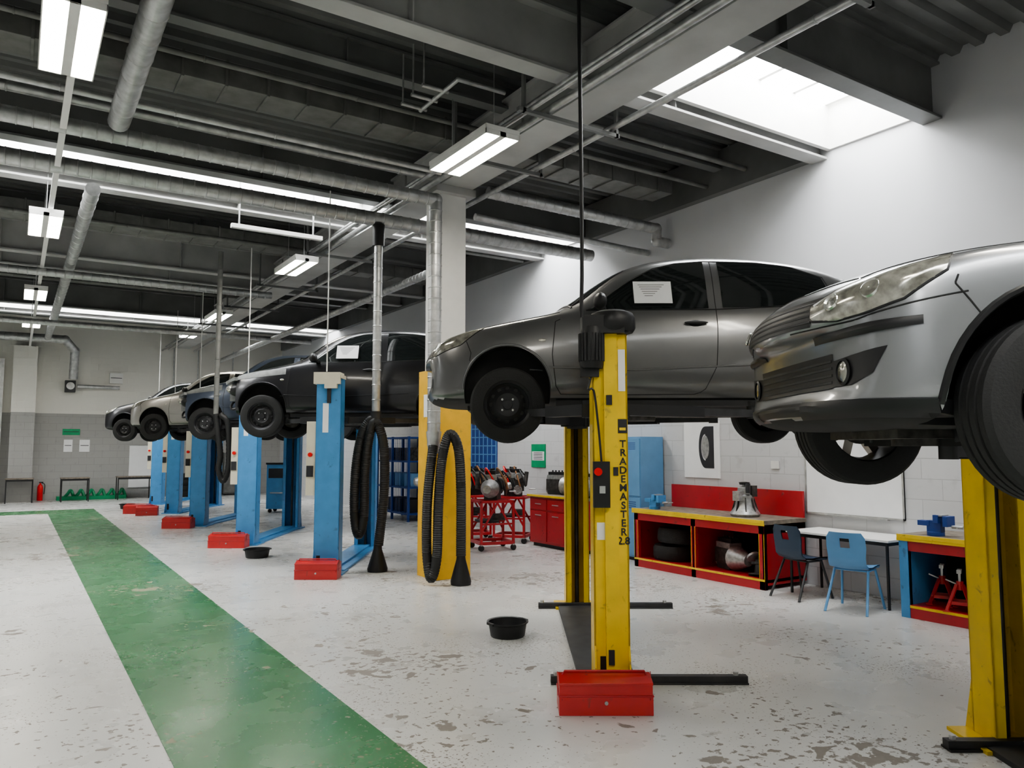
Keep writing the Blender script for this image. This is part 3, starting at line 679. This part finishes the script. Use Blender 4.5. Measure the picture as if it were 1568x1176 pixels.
# ------------------------------------------------------------------ toolboxes, pans
def toolbox(X,Y,w=.56,rz=0):
    q=B(); d=.13
    def prism(x0,x1,P,m):
        n=len(P); vs=[(x0,a,b) for a,b in P]+[(x1,a,b) for a,b in P]
        q.add(vs,[tuple(range(n)),tuple(range(2*n-1,n-1,-1))]+[(k,n+k,n+(k+1)%n,(k+1)%n) for k in range(n)],m)
    h=w/2
    prism(-h,h,[(-d,.0),(-d,.12),(d,.12),(d,0)],'red2'); prism(-h-.004,h+.004,[(-d-.004,.115),(-d-.004,.125),(d+.004,.125),(d+.004,.115)],'red')
    prism(-h+.003,h-.003,[(-d+.003,.12),(-d+.003,.19),(-.012,.215),(-.012,.12)],'red2'); prism(-h+.003,h-.003,[(d-.003,.12),(d-.003,.19),(.012,.215),(.012,.12)],'red2')
    for s in (-1,1): prism(-h,h,[(s*d,.185),(s*d,.2),(s*.01,.232),(s*.01,.215)],'red2')
    for s in (-1,1): q.bar((s*(h-.02),-d-.005,.1),(s*(h-.02),-.02,.2),.006,.014,'red'); q.bar((s*(h+.004),-.05,.1),(s*(h+.004),0,.24),.004,.016,'red')
    q.tube([(-h+.03,-.03,.225),(-h+.04,-.03,.25),(h-.04,-.03,.25),(h-.03,-.03,.225)],.008,'red',8,smooth=False)
    q.cyl((0,-d,.08),(0,-d-.012,.08),.012,'steel')
    x,y=W(X,Y); q.finish('metal_toolbox',loc=(x,y,0),rz=-TH+rz,bevel=.003)
toolbox(.60,5.17,.60)
toolbox(-2.53,10.2,.55); toolbox(-4.83,13.3,.62); toolbox(-7.05,16.45,.6); toolbox(-9.6,20.0,.7); toolbox(-9.15,19.5,.5,.3)
def pan(X,Y,r=.185,name='oil_drain_pan'):
    q=B(); q.lathe([(0,0),(r*.8,0),(r*.84,.01),(r*.93,.11),(r*1.02,.125),(r*1.02,.135),(r*.92,.13),(r*.8,.02),(0,.015)],(0,0,0),(0,0,1),'black',32)
    for s in (-1,1): q.bar((s*r*.98,-.05,.125),(s*r*.98,.05,.125),.02,.02,'black')
    x,y=W(X,Y); q.finish(name,loc=(x,y,.0))
pan(-.04,7.12); pan(-3.95,12.1,.2); pan(-10.7,21.6,.2)
# ------------------------------------------------------------------ workbenches on right wall
def vice(q,x,y,z,m='blue'):
    q.cyl((x,y,z),(x,y,z+.04),.08,m); q.cb((x,y,z+.09),(.08,.14,.12),m); q.cb((x,y-.04,z+.17),(.16,.05,.08),m); q.cb((x,y-.13,z+.15),(.15,.045,.10),m)
    q.cb((x,y+.1,z+.12),(.09,.12,.05),m); q.cyl((x,y-.16,z+.1),(x,y-.27,z+.1),.016,'steel'); q.cyl((x-.1,y-.26,z+.1),(x+.1,y-.26,z+.1),.008,'steel'); q.cb((x,y-.07,z+.205),(.13,.06,.015),'steel')
def engine(q,T,sc=1,g='iron'):
    b=lambda c,d,m:q.cb([t*sc for t in c],[t*sc for t in d],m,T)
    b((0,0,.12),(.42,.26,.24),g); b((0,0,.28),(.40,.22,.1),'alu'); b((0,0,.36),(.38,.16,.07),'black'); b((0,0,-.04),(.36,.22,.1),'darkmetal')
    for z,r in ((.02,.085),(.26,.06)): q.lathe([(0,0),(r,0),(r,.03),(r*.7,.03),(r*.65,.015),(0,.015)],(.21*sc,0,z*sc),(1,0,0),'alu',20,T)
    q.lathe([(0,0),(.06,0),(.065,.1),(.03,.13),(0,.13)],(.16*sc,-.17*sc,.1*sc),(1,0,0),'alu',14,T)
    q.lathe([(.16,0),(.15,.05),(.11,.16),(.07,.28),(0,.28)],(-.2*sc,0,.1*sc),(-1,0,0),'alu',18,T)
    for k in range(4): q.tube([(-.14+.09*k,-.11,.26),(-.14+.09*k,-.2,.24),(-.1+.06*k,-.23,.1),(0,-.22,-.02)],.02,'rust' if k%2 else 'iron',8,T=T@Matrix.Scale(sc,4))
    for k in range(4): q.cyl((-.14+.09*k,0,.38),(-.14+.09*k,0,.43),.016,'black',8,T=T@Matrix.Scale(sc,4))
def bench(a0,a1,side,name,openings=2,front=7.58,h=.82,frame='red',left='red',back=True,trim='yellow'):
    q=B(); b=8.36
    q.box((front-.02,a0-.02,h-.05),(b,a1+.02,h),'wood'); q.box((front-.026,a0-.024,h-.06),(front-.018,a1+.024,h-.03),trim); q.box((front-.03,a0-.02,h-.035),(front-.015,a1+.02,h+.006),trim)
    q.box((front,a0,h-.16),(b,a1,h-.05),frame)
    q.box((front,a0,.05),(b,a0+.03,h-.05),left if side else frame); q.box((front,a1-.03,.05),(b,a1,h-.05),frame)
    q.box((front+.02,a0,.08),(b,a1,.12),frame); q.box((front,a0,.0),(front+.05,a1,.13),frame); q.box((b-.02,a0,.1),(b,a1,h-.05),'under')
    q.box((front-.006,a0,.1),(front,a1,.125),trim)
    for k in range(openings+1):
        y=a0+(a1-a0)*k/openings; y=min(max(y,a0+.04),a1-.04); q.box((front,y-.04,.0),(front+.05,y+.04,h-.05),frame)
        q.box((front-.004,y-.04,.13),(front,y-.034,h-.16),trim); q.box((front-.004,y+.034,.13),(front,y+.04,h-.16),trim)
        if 0<k<openings: q.box((front,y-.015,.1),(b,y+.015,h-.1),frame)
    if back: q.box((b-.03,a0,h),(b,a1,h+.33),frame)
    return q
q=bench(6.2,8.5,0,'')
vice(q,7.75,8.25,.82)
q.finish('red_workbench',keep=True,bevel=.003)
TY=[(.16,-.09),(.3,-.1),(.32,-.06),(.32,.06),(.3,.1),(.16,.09),(.16,-.09)]
q=B(); q.lathe(TY,(0,0,0),(0,0,1),'rubber',32); q.finish('spare_tyre',loc=(7.96,8.05,.222))
q=B(); q.lathe(TY,(0,0,0),(.08,0,1),'rubber',32); q.finish('spare_tyre',loc=(7.98,7.98,.45))
q=B(); engine(q,Matrix.Identity(4),.8,'iron'); q.finish('gearbox_unit',loc=(7.92,7.05,.20),rz=1.3)
for k,(n,a) in enumerate(((7.78,6.45),(8.12,6.5))):
    q=B(); q.lathe([(0,0),(.13,0),(.13,.02),(.06,.03),(.06,.12),(.1,.13),(.1,.16),(0,.16)],(0,0,0),(.2,.1,1),'iron' if k%2 else 'darkmetal',24); q.lathe([(0,0),(.09,.02),(.09,.05),(0,.06)],(.05,.1,.18),(.3,.6,.6),'alu',20); q.cb((.0,-.05,.1),(.1,.12,.2),'darkmetal')
    q.tube([(0,0,.15),(.1,.05,.25),(.15,-.1,.15),(.1,-.15,.03)],.018,'black',8); q.finish('brake_parts',loc=(n,a,.125),rz=k*1.1)
q=B()
q.lathe([(.17,0),(.19,.03),(.18,.05),(.13,.12),(.11,.2),(.12,.26),(.09,.28),(.085,.36),(.03,.38),(.028,.44),(0,.44)],(0,0,0),(0,0,1),'alu',28)
for k in range(8):
    a=k*math.pi/4; q.bar((.16*math.cos(a),.16*math.sin(a),.04),(.1*math.cos(a),.1*math.sin(a),.24),.015,.03,'iron')
q.cyl((.1,.05,.18),(.24,.1,.2),.05,'alu'); q.cb((-.1,0,.26),(.14,.1,.12),'alu'); q.cb((.05,-.06,.32),(.1,.12,.14),'iron'); q.cyl((-.05,-.1,.3),(-.05,-.1,.42),.03,'darkmetal'); q.lathe([(0,0),(.06,0),(.07,.03),(0,.04)],(0,0,.40),(0,0,1),'black')
q.finish('car_gearbox',loc=(7.9,6.75,.822))
q=bench(2.9,4.52,0,'',2,7.6,.82,'red',back=False); 
q.box((7.595,4.46,0),(8.36,4.53,.78),'blue'); q.box((7.59,4.44,0),(7.66,4.53,.8),'blue')
vice(q,7.78,4.25,.82,'darkblue'); q.finish('blue_red_workbench',keep=True,bevel=.003)
def jackstand(n,a,z=.125,m='red',h=.36):
    q=B()
    for sx,sy in ((1,1),(1,-1),(-1,1),(-1,-1)): q.bar((sx*.11,sy*.11,.01),(sx*.025,sy*.025,h*.7),.035,.012,m); q.cb((sx*.11,sy*.11,.006),(.06,.06,.012),m)
    for s in (-1,1): q.bar((s*.09,-.09,.08),(s*.09,.09,.08),.008,.03,m); q.bar((-.09,s*.09,.08),(.09,s*.09,.08),.008,.03,m)
    q.cyl((0,0,h*.55),(0,0,h*.78),.032,m); q.cb((0,0,h*.8),(.03,.02,h*.45),'steel'); q.cb((0,0,h*1.02),(.1,.04,.02),'steel'); q.cb((-.045,0,h*1.05),(.015,.04,.03),'steel'); q.cb((.045,0,h*1.05),(.015,.04,.03),'steel'); q.bar((0,.03,h*.7),(0,.12,h*.8),.012,.012,'steel')
    q.finish('axle_jack_stand',loc=(n,a,z),rz=.4)
for n,a,m in ((7.95,4.3,'red2'),(7.76,4.03,'red2'),(8.1,3.95,'red2'),(7.82,3.5,'red2'),(7.85,3.15,'red2')): jackstand(n,a,m=m,h=.36)
q=B(); q.box((7.72,4.72,.70),(8.36,6.0,.725),'white'); q.box((7.75,4.75,.66),(8.33,5.97,.70),'black')
for n in (7.76,8.32):
    for a in (4.76,5.96): q.box((n-.012,a-.012,0),(n+.012,a+.012,.68),'black')
q.finish('classroom_table',keep=True,bevel=.003)
def chair(n,a,rz,m,leg):
    q=B(); prof=[(.22,.42),(.20,.445),(.1,.45),(-.05,.44),(-.14,.445),(-.19,.48),(-.21,.56),(-.225,.66),(-.25,.76),(-.27,.82)]
    wd=[.18,.2,.205,.205,.2,.19,.19,.2,.195,.16]; nx=8
    for off,fl in ((0,0),(.012,1)):
        vs=[];fs=[]
        for i,(y,z) in enumerate(prof):
            back=max(0,(i-4)/5)
            for k in range(nx+1):
                t=(k/nx-.5)*2; lift_=.02*t*t*(1-back); fwd=.045*t*t*back
                vs.append((wd[i]*t,y+fwd-(off if i>4 else 0),z+lift_-(off if i<=4 else 0)))
        for i in range(len(prof)-1):
            for k in range(nx):
                if i==7 and 2<k<5: continue
                f=(i*(nx+1)+k,i*(nx+1)+k+1,(i+1)*(nx+1)+k+1,(i+1)*(nx+1)+k); fs.append(f[::-1] if fl else f)
        q.add(vs,fs,m)
    for s in (-1,1):
        q.tube([(s*.22,.24,0),(s*.17,.13,.42),(s*.17,-.08,.42),(s*.21,-.28,0)],.014,leg,8,smooth=False)
    q.tube([(-.17,.1,.42),(.17,.1,.42)],.011,leg,8,smooth=False); q.tube([(-.17,-.08,.42),(.17,-.08,.42)],.011,leg,8,smooth=False)
    q.finish('school_chair',loc=(n,a,0),rz=rz,ang=60)
chair(7.5,4.98,-math.pi/2+.25,'bluechair','bluechair'); chair(7.62,5.72,-math.pi/2-.1,'navychair','darkmetal')
def wallbox(name,a0,a1,z0,z1,m,fr=None,extra=None):
    q=B(); q.box((NW-.02,a0,z0),(NW-.002,a1,z1),m)
    if fr:
        for (p,r) in (((a0,z0),(a1,z0+.02)),((a0,z1-.02),(a1,z1)),((a0,z0),(a0+.02,z1)),((a1-.02,z0),(a1,z1))): q.box((NW-.028,p[0],p[1]),(NW-.002,r[0],r[1]),fr)
    if extra: extra(q)
    return q.finish(name,keep=True)
wallbox('whiteboard',4.92,6.2,.88,1.86,'paper','steel',lambda q:q.box((NW-.07,5.1,.87),(NW-.02,6.0,.885),'steel'))
def tyre_art(q):
    T=Matrix.Translation((NW-.024,7.86,1.70))@Matrix.Diagonal((1,.42,1,1))
    q.lathe([(.19,0),(.3,0)],(0,0,0),(-1,0,0),'ink',32,T); q.lathe([(.0,0),(.17,0)],(0,0,0),(-1,0,0),'alu',32,T)
    q.box((NW-.023,7.7,1.4),(NW-.021,7.86,2.0),'ink')
wallbox('tyre_poster',7.6,8.28,1.26,2.08,'paper',None,tyre_art)
def greenart(q):
    q.box((NW-.023,11.9,1.45),(NW-.021,12.3,1.62),'paper')
    for k in range(5): q.box((NW-.025,11.95,1.47+.03*k),(NW-.022,12.25,1.48+.03*k),'ink')
wallbox('safety_notice',11.87,12.33,1.32,1.76,'signg',None,greenart)
wallbox('wall_socket_box',6.6,6.72,1.42,1.52,'white'); wallbox('wall_notice',9.9,10.2,1.5,1.9,'paper')
q=B()
q.box((NW-.03,13.6,1.0),(NW-.002,15.0,2.3),'darkblue')
for k in range(9): q.box((NW-.04,13.6+k*.17,1.0),(NW-.03,13.62+k*.17,2.3),'locker')
for k in range(8): q.box((NW-.04,13.6,1.0+k*.18),(NW-.03,15.0,1.02+k*.18),'locker')
q.finish('wire_tool_board',keep=True)
for s in (0,1):
    q=B(); a0=8.72+s*.46; q.box((7.92,a0,0.05),(8.38,a0+.44,1.86),'locker'); q.box((7.95,a0+.02,0),(8.36,a0+.42,.05),'darkmetal')
    for k in range(2):
        z=.08+.89*k; q.box((7.905,a0+.015,z),(7.92,a0+.425,z+.86),'locker'); q.box((7.895,a0+.35,z+.4),(7.905,a0+.38,z+.5),'steel')
        for j in range(4): q.box((7.902,a0+.1,z+.7+.03*j),(7.905,a0+.3,z+.71+.03*j),'darkblue')
    q.finish('steel_locker',keep=True,bevel=.003)
q=B(); q.box((7.66,9.75,.06),(8.36,11.3,.84),'red'); q.box((7.62,9.72,.84),(8.38,11.33,.88),'wood'); q.box((7.61,9.72,.85),(7.625,11.33,.885),'yellow'); q.box((7.7,9.8,0),(8.3,11.25,.06),'black')
for k in range(3):
    a0=9.79+k*.5; q.box((7.645,a0,.1),(7.66,a0+.47,.6),'red'); q.box((7.645,a0,.63),(7.66,a0+.47,.81),'red'); q.box((7.63,a0+.15,.72),(7.645,a0+.32,.735),'steel'); q.box((7.63,a0+.15,.53),(7.645,a0+.32,.545),'steel')
q.finish('red_tool_cabinet',keep=True,bevel=.004)
for k,a in enumerate((9.95,10.45,10.95)):
    q=B(); engine(q,Matrix.Rotation(k*.9,4,'Z'),.8,'rust' if k!=2 else 'iron'); q.finish('engine_part',loc=(8.0,a,.955))
def estand(X,Y,rz,g):
    q=B()
    for s in (-1,1):
        q.box((-.3,s*.26-.025,.1),(.3,s*.26+.025,.15),'red'); q.box((s*.28-.025,-.26,.1),(s*.28+.025,.26,.15),'red')
        for t in (-1,1):
            q.box((s*.28-.02,t*.26-.02,.12),(s*.28+.02,t*.26+.02,.82),'red'); q.cyl((s*.28,t*.26-.015,.05),(s*.28,t*.26+.015,.05),.05,'black'); q.cb((s*.28,t*.26,.1),(.04,.05,.03),'steel')
            q.bar((s*.28,t*.26,.3),(0,t*.26,.78),.03,.03,'red')
        q.box((-.3,s*.26-.02,.78),(.3,s*.26+.02,.82),'red'); q.box((s*.28-.02,-.26,.78),(s*.28+.02,.26,.82),'red'); q.box((-.3,s*.26-.015,.42),(.3,s*.26+.015,.45),'red')
    q.bar((-.28,0,.8),(.28,0,.8),.05,.04,'red'); engine(q,Matrix.Translation((0,0,.915))@Matrix.Rotation(rz*3,4,'Z'),1,g)
    q.cyl((.3,0,.95),(.42,0,.95),.012,'steel'); 
    for k in range(5): q.tube([(.1*k-.2,.05,1.2),(.1*k-.25,-.1,1.3+.05*(k%2)),(.1*k-.15,-.2,1.15),(.1*k-.1,-.22,1.0)],.016,'red_btn' if k==1 else ('rust' if k==3 else 'black'),6)
    for k in range(3): q.cyl((-.22+.2*k,.15,1.0),(-.2+.2*k,.2,1.25),.04,'alu' if k%2 else 'iron',12)
    q.cb((-.1,.0,.47),(.3,.4,.04),'darkmetal'); q.cb((.1,0,.53),(.2,.2,.1),'iron')
    x,y=W(X,Y); q.finish('engine_on_stand',loc=(x,y,0),rz=-TH+rz,bevel=.003)
for X,Y,r,g in ((-.72,14.5,.2,'iron'),(.02,14.1,-.3,'iron'),(-1.5,15.6,.1,'iron'),(-.33,13.1,.35,'darkmetal')): estand(X,Y,r,g)
q=B()
for n in (7.62,8.3):
    for a in (16.2,17.1,18.0): q.box((n-.025,a-.025,0),(n+.025,a+.025,1.95),'darkblue')
for z in (.15,.75,1.35,1.9): q.box((7.6,16.18,z),(8.32,18.02,z+.04),'darkblue')
for k in range(18): q.box((7.6,16.2+k*.1,.15),(7.606,16.206+k*.1,1.9),'darkblue')
for z,m in ((.19,'black'),(.79,'locker'),(1.39,'iron')):
    for k in range(3): q.box((7.75,16.35+k*.55,z),(8.2,16.7+k*.55,z+.3),m)
q.finish('storage_rack_cage',keep=True)
q=B(); q.box((-.3,-.3,.1),(.3,.3,1.25),'blue'); q.box((-.32,-.32,1.25),(.32,.32,1.3),'black'); q.box((-.25,-.31,.9),(.25,-.3,1.15),'ink'); q.box((-.2,-.315,.5),(.2,-.3,.53),'steel')
for s in (-1,1):
    for t in (-1,1): q.cyl((s*.22,t*.22-.02,.05),(s*.22,t*.22+.02,.05),.05,'black')
x,y=W(-6.1,20.5); q.finish('brake_service_machine',loc=(x,y,0),rz=-TH,bevel=.008)
# ------------------------------------------------------------------ back wall items
def btable(n0,n1,a=28.6):
    q=B(); q.box((n0,a-.3,.72),(n1,a+.3,.75),'wood')
    for n in (n0+.03,n1-.03):
        for t in (-.27,.27): q.box((n-.015,a+t-.015,0),(n+.015,a+t+.015,.72),'black')
    q.box((n0+.03,a-.28,.66),(n1-.03,a-.26,.72),'black'); q.finish('small_work_table',keep=True)
btable(-.2,.55,28.2); btable(1.25,2.05,28.0); btable(2.85,3.9,28.3)
q=B()
for k in range(6): q.tube([(1.4+.3*k,28.9,.05),(1.5+.3*k,28.7,.2),(1.6+.3*k,28.9,.3),(1.7+.3*k,28.8,.05)],.05,'signg',8)
q.box((1.2,28.7,.0),(3.2,29.1,.12),'signg'); q.finish('coiled_green_hose_crate',keep=True)
q=B(); q.lathe([(0,0),(.075,0),(.08,.02),(.08,.42),(.05,.5),(.025,.52),(.025,.56),(0,.56)],(0,0,0),(0,0,1),'red_btn',20); q.cb((.02,0,.58),(.12,.03,.03),'black'); q.tube([(.03,0,.56),(.12,0,.5),(.11,0,.2)],.012,'black',8); q.finish('fire_extinguisher',loc=(.75,29.06,0))
for n,a in ((4.95,28.7),(5.7,28.75)):
    q=B()
    for k in range(4): q.lathe([(t,h*.95) for t,h in TY],(0,0,.1+.2*k),(0,0,1),'rubber',28)
    q.finish('tyre_stack',loc=(n,a,0))
q=B(); q.box((6.3,28.7,.05),(7.3,29.15,1.5),'ductd'); q.box((6.32,28.68,.1),(6.79,28.7,1.45),'ductd'); q.box((6.81,28.68,.1),(7.28,28.7,1.45),'ductd'); q.box((6.72,28.66,.7),(6.75,28.68,.9),'steel'); q.box((6.35,28.75,0),(7.25,29.1,.05),'black'); q.finish('steel_cupboard',keep=True,bevel=.004)
def bwall(name,n0,n1,z0,z1,m,d=.02,fr=None):
    q=B(); q.box((n0,AB-d,z0),(n1,AB-.002,z1),m)
    if fr:
        q.box((n0-.02,AB-d-.01,z0-.02),(n1+.02,AB-.003,z0),fr); q.box((n0-.02,AB-d-.01,z1),(n1+.02,AB-.003,z1+.02),fr)
    else: q.box((n0+.03,AB-d-.003,(z0+z1)/2),(n1-.03,AB-d,(z0+z1)/2+.02),'ink')
    q.finish(name,keep=True)
bwall('whiteboard',3.3,4.25,.35,1.75,'paper',.03,'steel')
bwall('fire_exit_sign',1.3,1.8,2.1,2.3,'signg'); bwall('wall_notice',1.35,1.6,1.55,1.95,'paper'); bwall('wall_notice',1.8,2.1,1.55,1.95,'paper')
bwall('electrical_box',2.6,3.0,3.85,4.2,'white',.12)
q=B(); q.box((-.15,28.6,0),(.5,29.19,4.9),'wallB'); q.finish('end_wall_pier',keep=True)
q=B(); q.box((-4.,29.05,.0),(-.5,29.19,4.4),'darkmetal')
z=.1
while z<4.3: q.box((-4,29.03,z),(-.5,29.06,z+.06),'ductd'); z+=.12
q.box((-.5,28.95,0),(-.38,29.19,4.5),'steel'); q.finish('door_1',keep=True)
duct([(-2.,28.,5.1),(1.2,28.,5.1),(1.5,28.3,4.8),(1.5,28.5,3.9)],.13,gap=.3)
duct([(1.65,29.,3.7),(2.9,29.,3.7)],.06,'steel_service_pipe',gap=.5)
q=B(); q.box((1.3,28.9,3.5),(1.6,29.19,3.88),'darkmetal'); q.cyl((1.45,28.85,3.7),(1.45,28.9,3.7),.12,'steel'); q.finish('extractor_fan_unit',keep=True)
for n in (4.6,5.4,6.6): 
    q=B(); q.tube([(n,AB-.05,2.9),(n,AB-.05,5.2)],.02,'steel',8,smooth=False); q.tube([(n,AB-.05,2.9),(n-.3,AB-.05,2.6),(n-.3,AB-.05,1.9)],.02,'steel',8); q.finish('steel_conduit',keep=True)
# ------------------------------------------------------------------ world + camera
w=bpy.data.worlds.new('World'); bpy.context.scene.world=w; w.use_nodes=True
nt=w.node_tree; bg=nt.nodes['Background']; sk=nt.nodes.new('ShaderNodeTexSky')
try: sk.sky_type='NISHITA'; sk.sun_disc=False; sk.sun_elevation=math.radians(40)
except Exception: pass
nt.links.new(sk.outputs[0],bg.inputs[0]); bg.inputs[1].default_value=.2
cd=bpy.data.cameras.new('camera'); cam=bpy.data.objects.new('camera',cd); bpy.context.collection.objects.link(cam)
cd.sensor_width=36; cd.lens=27.05; cd.clip_start=.05
cam.location=(0,0,1.7); cam.rotation_euler=(math.radians(94.7),0,-TH)
bpy.context.scene.camera=cam
try: bpy.context.scene.view_settings.look='AgX - Medium High Contrast'
except Exception: pass
